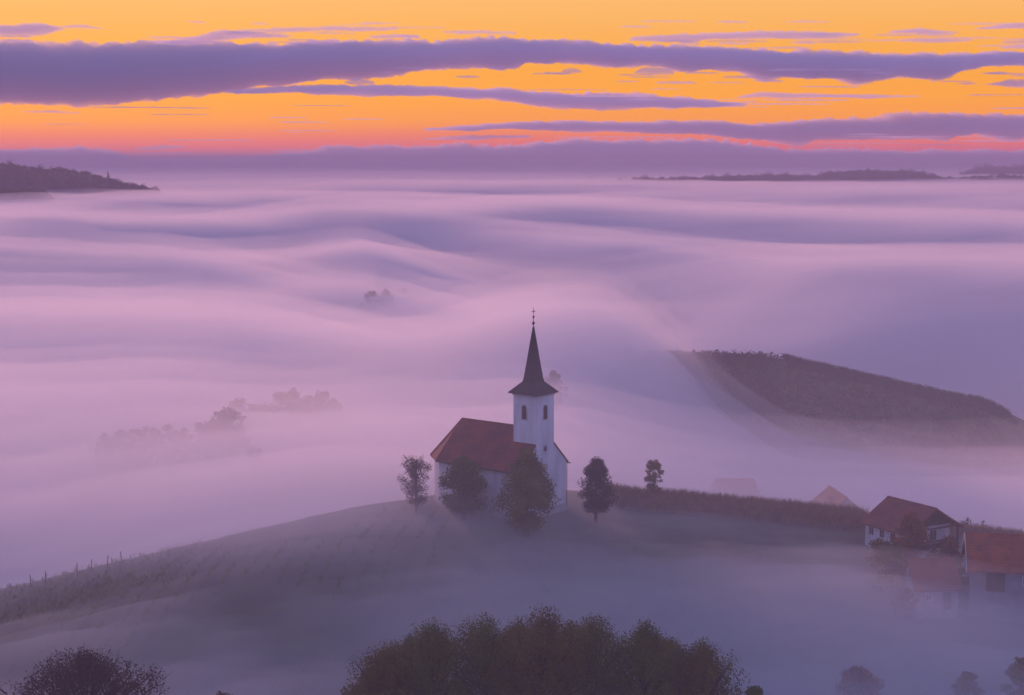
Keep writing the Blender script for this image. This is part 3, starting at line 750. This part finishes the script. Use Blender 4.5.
def tree_meshes(height, width, crown_from, shape, clumps, leaves, leaf, seed, clump_r=.2, limbs=14, twigs=0, squash=.85):
    rd = random.Random(seed)
    cb = height * crown_from; ch = height - cb
    cs = []; rs = []
    lean = (rd.uniform(-.03, .03) * height, rd.uniform(-.03, .03) * height)
    while len(cs) < clumps:
        t = rd.random(); a = rd.uniform(0, 2 * math.pi)
        rr = profile(shape, t) * width / 2
        k = math.sqrt(rd.uniform(.12, 1.0)) * rd.uniform(.72, 1.08)
        cr = width * clump_r * rd.uniform(.55, 1.15)
        k = max(0.0, rr * k - cr * .45)
        cs.append((lean[0] * t + math.cos(a) * k, lean[1] * t + math.sin(a) * k, cb + ch * (.04 + .93 * t) - cr * .3)); rs.append(cr)
    tr = MB()
    r0 = max(.08, height * .022)
    tz = [0, .15, .4, .7, .93]
    tr.tube([(lean[0] * q * q, lean[1] * q * q, height * q) for q in tz], [r0 * 1.25, r0, r0 * .75, r0 * .42, r0 * .12], 7)
    order = sorted(range(len(cs)), key=lambda i: -rs[i])[:limbs]
    for i in order:
        c = Vector(cs[i]); z0 = max(height * .12, min(c.z - .12 * height, c.z * .7))
        q = z0 / height; s0 = Vector((lean[0] * q * q, lean[1] * q * q, z0)); mid_ = s0.lerp(c, .5) + Vector((0, 0, -.02 * height))
        tr.tube([s0, mid_, c], [r0 * .38, r0 * .24, r0 * .06], 5)
    for i in range(twigs):
        j = rd.randrange(len(cs)); c = Vector(cs[j]); axis_ = Vector((lean[0], lean[1], max(cb, c.z - .2 * height)))
        out = (c - axis_).normalized() + Vector((rd.uniform(-.5, .5), rd.uniform(-.5, .5), rd.uniform(.1, .8)))
        e = c + out.normalized() * rs[j] * rd.uniform(.7, 1.6)
        tr.tube([axis_.lerp(c, .5), c, c.lerp(e, .5) + Vector((0, 0, -.03)), e], [r0 * .16, r0 * .11, r0 * .07, r0 * .03], 3)
    v, f = leaves_mesh(cs, rs, leaves, leaf, seed, squash)
    me_c = bpy.data.meshes.new('crown'); me_c.from_pydata(v.tolist(), [], f.tolist()); me_c.update()
    me_t = bpy.data.meshes.new('trunk'); me_t.from_pydata(tr.v, [], tr.f); me_t.update()
    me_t.polygons.foreach_set('use_smooth', [True] * len(tr.f))
    return me_t, me_c
def place_tree(name, meshes, lm, loc, rz, label, group=None, s=1.0, cat='tree'):
    e = empty(name, loc, rz, label, cat, group); e.scale = (s, s, s)
    t = bpy.data.objects.new('trunk', meshes[0]); C.objects.link(t); t.parent = e
    c = bpy.data.objects.new('crown', meshes[1]); C.objects.link(c); c.parent = e
    if not meshes[0].materials: meshes[0].materials.append(bark)
    if not meshes[1].materials: meshes[1].materials.append(lm)
    return e
def gz(x, y): return float(ground_z(np.array([x]), np.array([y]))[0])
def px_tree(name, px, py_top, y, width_px, shape, lm, label, crown_from=.2, clumps=40, leaves=5000, leaf=.2, seed=0, group=None, base=None, cat='tree', clump_r=.2, limbs=14, twigs=0, base_z=None, squash=.85):
    """a tree whose crown top is seen at (px, py_top), standing at depth y on the ground"""
    tp = W(px, py_top, y)
    g0 = base_z if base_z is not None else gz(tp.x, y) - .1
    me = tree_meshes(tp.z - g0, width_px / scale_at(y), crown_from, shape, clumps, leaves, leaf, seed, clump_r, limbs, twigs, squash)
    return place_tree(name, me, lm, (tp.x, y, g0), 0, label, group, cat=cat)
GC = 'trees around the church'
px_tree('young_tree', 416, 456, 200, 42, 'broom', leaf_plum, 'slender thin leaved tree left of the church', .2, 90, 5200, .085, 3, GC, clump_r=.13, limbs=34, twigs=160)
px_tree('lime_tree', 464, 457, 196.5, 58, 'round', leaf_dark, 'round dark green tree before the long church wall', .14, 130, 20000, .115, 4, GC, clump_r=.16)
px_tree('lime_tree', 527, 449, 190.5, 70, 'egg', leaf_olive, 'large dense tree in front of the church facade and tower', .12, 160, 27000, .115, 5, GC, clump_r=.15)
px_tree('lime_tree', 596, 458, 197, 47, 'egg', leaf_plum, 'dark egg shaped tree standing right of the church', .24, 110, 14000, .11, 6, GC, clump_r=.155)
px_tree('young_tree', 654, 459, 213, 26, 'broom', leaf_brown, 'small airy tree rising above the corn edge', .22, 46, 1900, .15, 7, GC, clump_r=.15, limbs=16, twigs=30)
# around the farm
px_tree('autumn_tree', 912, 513, 189, 44, 'round', leaf_rust, 'rust coloured autumn tree in front of the balcony house', .2, 40, 4200, .2, 8)
px_tree('bush', 893, 545, 184, 46, 'dome', leaf_dark, 'dark rounded bush left of the stone shed', .05, 40, 4200, .22, 9, cat='bush')
px_tree('bush', 948, 536, 190, 40, 'dome', leaf_rust, 'reddish hedge bush below the wooden balcony', .05, 30, 2600, .2, 10, cat='bush')
px_tree('bush', 962, 568, 181, 26, 'dome', leaf_dark, 'dark bush between the stone shed and the barn', .05, 26, 2000, .2, 11, cat='bush')
px_tree('bush', 905, 588, 178, 30, 'dome', leaf_plum, 'low plum coloured bush at the shed corner', .05, 22, 1500, .2, 12, cat='bush')
px_tree('bush', 880, 537, 189, 30, 'dome', leaf_brown, 'low brownish bush hiding the foot of the balcony house wall', .05, 26, 1800, .18, 13, cat='bush')
for i, (a, b_, yy) in enumerate(((968, 516, 210), (982, 520, 212))):
    px_tree('bare_tree', a, b_, yy, 12, 'broom', leaf_plum, ['thin bare sapling behind the barn roof, nearer the house', 'thin bare sapling behind the barn roof, farther right'][i], .2, 12, 120, .12, 20 + i, 'saplings behind the barn', limbs=12, twigs=30)
# foreground
GF = 'treetops at the bottom of the frame'
FG = [(386, 646, 138, 76, leaf_brown, 'lowest brown treetop at the left end of the foreground clump'),
      (436, 629, 140, 86, leaf_olive, 'olive foreground treetop beside the low brown one'),
      (487, 620, 142, 84, leaf_olive, 'tall rounded olive treetop left of the highest crown'),
      (541, 615, 140, 88, leaf_brown, 'highest foreground treetop directly below the church'),
      (596, 625, 143, 84, leaf_olive, 'broad treetop just right of the highest crown'),
      (645, 627, 141, 72, leaf_olive, 'pointed olive treetop in the right half of the clump'),
      (412, 641, 148, 60, leaf_olive, 'low olive treetop filling the gap behind the two leftmost brown and olive crowns'),
      (514, 625, 149, 60, leaf_brown, 'brown treetop half hidden between the tall rounded crown and the highest one'),
      (570, 628, 150, 60, leaf_olive, 'treetop half hidden just right of the highest crown'),
      (672, 644, 149, 60, leaf_brown, 'low brown treetop behind, left of the separate right end crown'),
      (703, 643, 142, 76, leaf_brown, 'separate brown treetop at the right end of the foreground clump')]
for i, (a, b_, yy, w_, lm, lab) in enumerate(FG):
    px_tree('tree', a, b_, yy, w_ * 1.42, 'dome', lm, lab, .12, 240, 42000, .09, 30 + i, GF, clump_r=.12, limbs=60, twigs=140, squash=1.5)
px_tree('bare_tree', 82, 655, 136, 215, 'dome', leaf_plum, 'wide dark nearly bare treetop in the lower left corner', .1, 420, 36000, .11, 40, clump_r=.075, limbs=120, twigs=900, squash=1.2)
px_tree('bush', 226, 687, 138, 44, 'dome', leaf_plum, 'low bush top at the bottom edge right of the bare tree', .1, 30, 3000, .15, 41, cat='bush')
px_tree('tree', 352, 676, 140, 50, 'dome', leaf_brown, 'small brown treetop tucked under the left end of the clump', .1, 30, 4500, .16, 42)
px_tree('tree', 752, 682, 141, 40, 'dome', leaf_olive, 'small low treetop under the right end of the clump', .1, 30, 4000, .16, 46)
px_tree('tree', 862, 666, 158, 60, 'dome', leaf_rust, 'rusty treetop fading in mist at the bottom edge', .1, 110, 8000, .13, 43, clump_r=.12)
px_tree('tree', 968, 672, 158, 44, 'dome', leaf_brown, 'narrow brown treetop in mist near the lower right corner', .1, 90, 6000, .13, 44, clump_r=.12)
px_tree('tree', 1024, 654, 158, 44, 'dome', leaf_brown, 'brown treetop cut by the right frame edge', .1, 90, 6000, .13, 45, clump_r=.12)
# trees standing in the fog
ghost = [tree_meshes(9.0, 7.0, .1, sh, 60, 2600, .24, 60 + i, .13) for i, sh in enumerate(('round', 'egg', 'broom'))]
GG = 'trees fading into the fog left of the church'
def fog_tree(i, px, py, y, hgt, label, group, off=None, name='tree'):
    if off == 'ridge':                        # rooted on the far ridge, just behind its crest
        y = np.interp(px, [655, 765, 1000], [462, 448, 425]) + 3
        q = W(px, py, y); hgt = max(2.6, q.z - gz(q.x, y) + .2)
    elif isinstance(off, tuple):              # one grove: all of it at the depth of its highest tree
        y = 222.0
        while y < 3000:
            q = W(off[1], off[2], y)
            if q.z < fog_level(q.x, q.y) + off[3]: break
            y *= 1.01
        y += (i * 7 % 5) - 2; q = W(px, py, y); hgt = hgt * y / 290.0
    elif off is not None:                       # stand where the top reaches this far above the denser fog
        y = 222.0
        while y < 3000:
            q = W(px, py, y)
            if q.z < fog_level(q.x, q.y) + off: break
            y *= 1.01
        hgt = hgt * y / 330.0
    tp = W(px, py, y); sc_ = hgt / 9.0
    return place_tree(name, ghost[i % 3], leaf_plum, (tp.x, y, tp.z - hgt), i * 1.3, label, group, sc_)
for i, (px, py, y, hh) in enumerate(((240, 398, 330, 9), (253, 404, 326, 8), (266, 403, 328, 8), (281, 392, 332, 10), (293, 388, 331, 11), (308, 396, 328, 9), (321, 391, 333, 10), (333, 398, 329, 8.5),
                                     (150, 427, 318, 6.5), (168, 424, 320, 7), (184, 427, 317, 6), (204, 422, 321, 7.5), (222, 414, 324, 8), (104, 433, 0, 6), (119, 430, 0, 7), (134, 429, 0, 6.5), (213, 418, 0, 8), (230, 408, 0, 9))):
    labs = ['fog bound tree at the left edge of the tall grove', 'short fog bound tree second in the grove', 'fog bound tree in the left half of the grove', 'tall fog bound tree beside the grove peak',
            'tallest fog bound tree of the grove left of the church', 'rounded fog bound tree right of the tallest one', 'second tallest fog bound tree of the grove', 'last fog bound tree at the right end of the grove',
            'leftmost faint low tree in the fog', 'faint round tree second from the left in the fog', 'lowest faint tree left of the grove', 'faint tree halfway to the grove', 'faint tree touching the grove from the left', 'very faint tree farthest out at the left end of the low row', 'very faint low tree next to the left end of the low row', 'very faint tree third in the low row', 'faint tree at the middle of the step up to the grove', 'faint tree just under the left edge of the grove']
    fog_tree(i, px, py, y, hh * 1.25, labs[i], GG, ('row', 292, 390, -1.8) if i < 8 else ('row', 185, 424, -6.6))
for i, (px, py, y, hh, lab) in enumerate(((372, 291, 640, 9, 'faint distant tree in fog at the left of a small row'), (386, 289, 642, 10, 'faint distant tree in fog in the middle of a small row'), (404, 288, 640, 11, 'faint distant tree in fog at the right of a small row'),
        (628, 345, 470, 8, 'hazy tree alone at the foggy left end of the far ridge'), (694, 349, 462, 6, 'hazy round tree on the far ridge top, first from its left end'), (760, 351, 455, 7, 'hazy tree on the middle of the far ridge crest'), (822, 362, 445, 5, 'dark tree on the far ridge where it starts to fall'),
        (553, 370, 400, 9, 'faint rounded tree in fog just right of the spire'), (256, 447, 280, 7, 'faint tree in fog below the grove'), (322, 462, 262, 6, 'faint bushy tree in fog nearest the church'))):
    fog_tree(i, px, py, y, hh, lab, 'trees far off in the fog', (-4.5, -4.5, -4, 'ridge', 'ridge', 'ridge', 'ridge', -5, -8, -10)[i])

# ------------------------------------------------------------------ corn, vines and posts
def stalks(name, pts, hmin, hmax, w, m, seed, label, cat):
    rs = np.random.RandomState(seed); n = len(pts)
    p = np.array(pts); zz = ground_z(p[:, 0], p[:, 1]) - .05
    vs, fs = [], []
    for k in range(n):
        h = rs.uniform(hmin, hmax); lx, ly = rs.normal(0, .12, 2) * h
        for q in range(4):
            a = rs.uniform(0, math.pi); t0 = [0, .25, .45, .6][q]; t1 = [1.0, .7, .85, .98][q]; ww = w * [.5, 1, 1, .8][q]
            ox, oy = math.cos(a) * ww, math.sin(a) * ww
            x0, y0 = p[k, 0] + lx * t0, p[k, 1] + ly * t0
            x1, y1 = p[k, 0] + lx * t1 + (ox * 2.2 if q else 0), p[k, 1] + ly * t1 + (oy * 2.2 if q else 0)
            i0 = len(vs)
            vs += [(x0 - ox * .35, y0 - oy * .35, zz[k] + h * t0), (x0 + ox * .35, y0 + oy * .35, zz[k] + h * t0), (x1 + ox * .12, y1 + oy * .12, zz[k] + h * t1), (x1 - ox * .12, y1 - oy * .12, zz[k] + h * t1)]
            fs.append((i0, i0 + 1, i0 + 2, i0 + 3))
    me = bpy.data.meshes.new(name); me.from_pydata(vs, [], fs); me.update(); me.materials.append(m)
    o = bpy.data.objects.new(name, me); C.objects.link(o)
    return tag(o, label, cat, kind='stuff')
pts = []
rs = np.random.RandomState(5)
for k in range(6000):
    x = rs.uniform(11.5, 47.5); cyv = np.interp(x, CREST_X, CREST_Y); row = rs.randint(0, 9)
    y = cyv + 2.5 - row * .95 + rs.normal(0, .12) - (x - 30) * .02
    if x < 14 and rs.rand() > (x - 11.5) / 2.5: continue
    pts.append((x, y))
stalks('cornfield', pts, 1.5, 2.35, .16, corn_mat, 3, 'dry brown corn standing in rows along the hill crest', 'cornfield')
pts = []
for k in range(1500):
    x = rs.uniform(54, 72); pts.append((x, 209 + rs.uniform(-3, 3)))
stalks('cornfield', pts, 1.3, 2.2, .16, corn_mat, 4, 'patch of dry corn behind the barn roof', 'cornfield')
pts = []
for k in range(2600):
    x = -95 + 56 * rs.rand() ** 1.3; r_ = rs.randint(0, 9)
    pts.append((x, np.interp(x, CREST_X, CREST_Y) + 1 - 2.2 * r_ + rs.normal(0, .15)))
stalks('vines', pts, .45, .95, .13, leaf_olive, 6, 'low vines in rows on the left flank of the hill', 'vines')
pts = []
for k in range(3500):
    t = rs.uniform(.1, 1.2); x = rA.x + (rB.x - rA.x) * t; y = rA.y + (rB.y - rA.y) * t + rs.choice([-6, -3, 0, 2]) + rs.normal(0, .3)
    pts.append((x, y))
stalks('vines', pts, .9, 2.0, .3, scrub, 8, 'rows of vines along the crest of the far ridge', 'vines')
rs = np.random.RandomState(15); pts = []; rad_ = []
for k in range(6600):
    t = rs.uniform(-.5, 1.78); o_ = rs.uniform(-46, 3)
    if t < 1: x = rL.x + (rA.x - rL.x) * t; y = rL.y + (rA.y - rL.y) * t
    else: x = rA.x + (rB.x - rA.x) * (t - 1) * 1.35; y = rA.y + (rB.y - rA.y) * (t - 1) * 1.35
    r_ = rs.uniform(.7, 1.5) * (1.35 if rs.rand() < .08 else 1)
    y += o_; pts.append((x, y, gz(x, y) + .2 * r_)); rad_.append(r_)
v, f = leaves_mesh(pts, rad_, 78000, .30, 16, 1.1)
me = bpy.data.meshes.new('wood'); me.from_pydata(v.tolist(), [], f.tolist()); me.update(); me.materials.append(scrub)
o = bpy.data.objects.new('wood', me); C.objects.link(o); tag(o, 'dark scrub covering the far ridge right of the church', 'wood', kind='stuff')
pts = []
for k in range(5200):
    x = -88 + 2.3 * rs.randint(0, 36) + rs.normal(0, .12); y = np.interp(x, CREST_X, CREST_Y) - rs.uniform(2, 60)
    if fbm(x / 14., y / 14., 2, 5) > -.12: pts.append((x - .12 * (200 - y), y))
stalks('vines', pts, .3, .85, .15, leaf_olive, 17, 'vineyard rows running down the misty left slope', 'vines')
pts = []
for k in range(7000):
    x = rs.uniform(-10, 66); y = np.interp(x, CREST_X, CREST_Y) - rs.uniform(18, 66)
    if fbm(x / 9., y / 9., 3, 6) > .0 and not (36 < x < 75 and y > 170): pts.append((x, y))
stalks('grass', pts, .2, .6, .14, leaf_brown, 18, 'tufts of tall grass on the slope below the church', 'grass')
post_labels = ['leaning wooden post at the far left of the vineyard crest', 'second wooden post from the left on the vineyard crest', 'wooden post left of the pair on the vineyard crest', 'wooden post at the middle of the vineyard crest', 'wooden post right of the middle on the vineyard crest', 'rightmost wooden post on the vineyard crest']
pm = MB().tube([(0, 0, 0), (0.02, 0, .9), (0.0, 0, 1.9)], [.07, .06, .05], 6)
pm.lathe([(.055, 1.9), (.05, 1.93), (.01, 1.95)], 0, 0, 6)
p0 = None
for i, (px, yy) in enumerate(((19, 191), (34, 191.5), (67, 192.5), (81, 193), (98, 193.6), (113, 194))):
    x = (px - CX) / F_PX * yy
    if p0 is None: o = p0 = pm.build('vineyard_post', dark_wood)
    else: o = p0.copy(); C.objects.link(o)
    o.location = (x, yy, gz(x, yy) - .2); o.rotation_euler = (0, R(rng.uniform(-5, 5)), rng.uniform(0, 6))
    tag(o, post_labels[i], 'post', 'posts on the vineyard crest')

# ------------------------------------------------------------------ far hills with woods
def far_hill(name, outline, y, depth, label, seed, tree_px=2.2):
    """wooded hill whose skyline is seen along photo pixels, standing at distance y"""
    px = np.linspace(outline[0][0], outline[-1][0], int(outline[-1][0] - outline[0][0]) + 2)
    sk = np.interp(px, [p[0] for p in outline], [p[1] for p in outline])
    xs = (px - CX) / F_PX * y
    zs = np.array([W(a, b, y).z for a, b in zip(px, sk)])
    th_ = 2.2 / scale_at(y)
    T = np.linspace(-1, 1, 21)
    X, TT = np.meshgrid(xs, T); Zs = np.tile(zs, (21, 1))
    bz = -60.0
    Z = bz + (Zs - th_ * 1.2 - bz) * (1 - np.abs(TT) ** 1.7)
    Y = y + TT * depth
    hill = grid_mesh('hill', X, Y, Z, grass); tag(hill, kind='structure')
    rs = np.random.RandomState(seed)
    n = int(len(px) * 7); k = rs.randint(0, len(px), n); t = rs.uniform(-.5, .15, n)
    cx_ = xs[k] + rs.normal(0, 1, n); cyy = y + t * depth
    cz_ = bz + (zs[k] - 1.2 * th_ - bz) * (1 - np.abs(t) ** 1.7)
    rad = th_ * rs.uniform(.5, 1.0, n) * (1 + .8 * np.clip(fbm(cx_ / (th_ * 9), cyy / (th_ * 9), 3, seed), -.5, 1)) * np.where(rs.rand(n) < .05, 1.7, 1)
    cs = np.stack([cx_, cyy, cz_ + rad * .75], -1)
    v, f = leaves_mesh(cs, rad, n * 40, th_ * .25, seed, 1.1)
    me = bpy.data.meshes.new('wood'); me.from_pydata(v.tolist(), [], f.tolist()); me.update(); me.materials.append(leaf_dark)
    o = bpy.data.objects.new('wood', me); C.objects.link(o); tag(o, label, 'wood', kind='stuff')
far_hill('hill', [(-420, 152), (-140, 158), (-60, 160), (0, 164), (12, 163), (30, 166), (45, 170), (62, 168), (75, 170), (90, 174), (105, 178), (118, 182), (125, 183), (140, 185), (155, 189), (165, 195)], 2900, 330, 'dark woods covering the hill above the fog on the far left', 71)
far_hill('hill', [(-140, 184), (-20, 189), (20, 189), (42, 187), (52, 194), (60, 202)], 2450, 120, 'low dark woods at the foot of the far left hill', 72)
far_hill('hill', [(575, 184), (600, 182), (650, 179.5), (690, 177.5), (720, 176.5), (765, 175), (800, 177), (818, 176), (826, 172), (850, 169.5), (880, 170.5), (910, 171.5), (935, 177), (990, 177), (1100, 176), (1350, 182)], 4700, 300, 'long low line of woods rising from the fog on the right', 73)
far_hill('hill', [(955, 176), (972, 169), (1000, 167), (1040, 169), (1120, 171), (1300, 178)], 6400, 300, 'pale far wooded hill at the right edge', 74)
tm = tree_meshes(16, 7, .1, 'cone', 30, 900, .6, 80)
for px, py, s_, lab in ((108, 172, 1.0, 'tall pointed conifer on the slope of the far left hill'), (121, 181, .6, 'smaller conifer low on the slope of the far left hill'), (140, 186, .5, 'smallest conifer near the tip of the far left hill')):
    p = W(px, py, 2890)
    place_tree('conifer', tm, leaf_dark, (p.x, p.y, p.z - 16 * s_), 0, lab, 'conifers on the far left hill', s_)
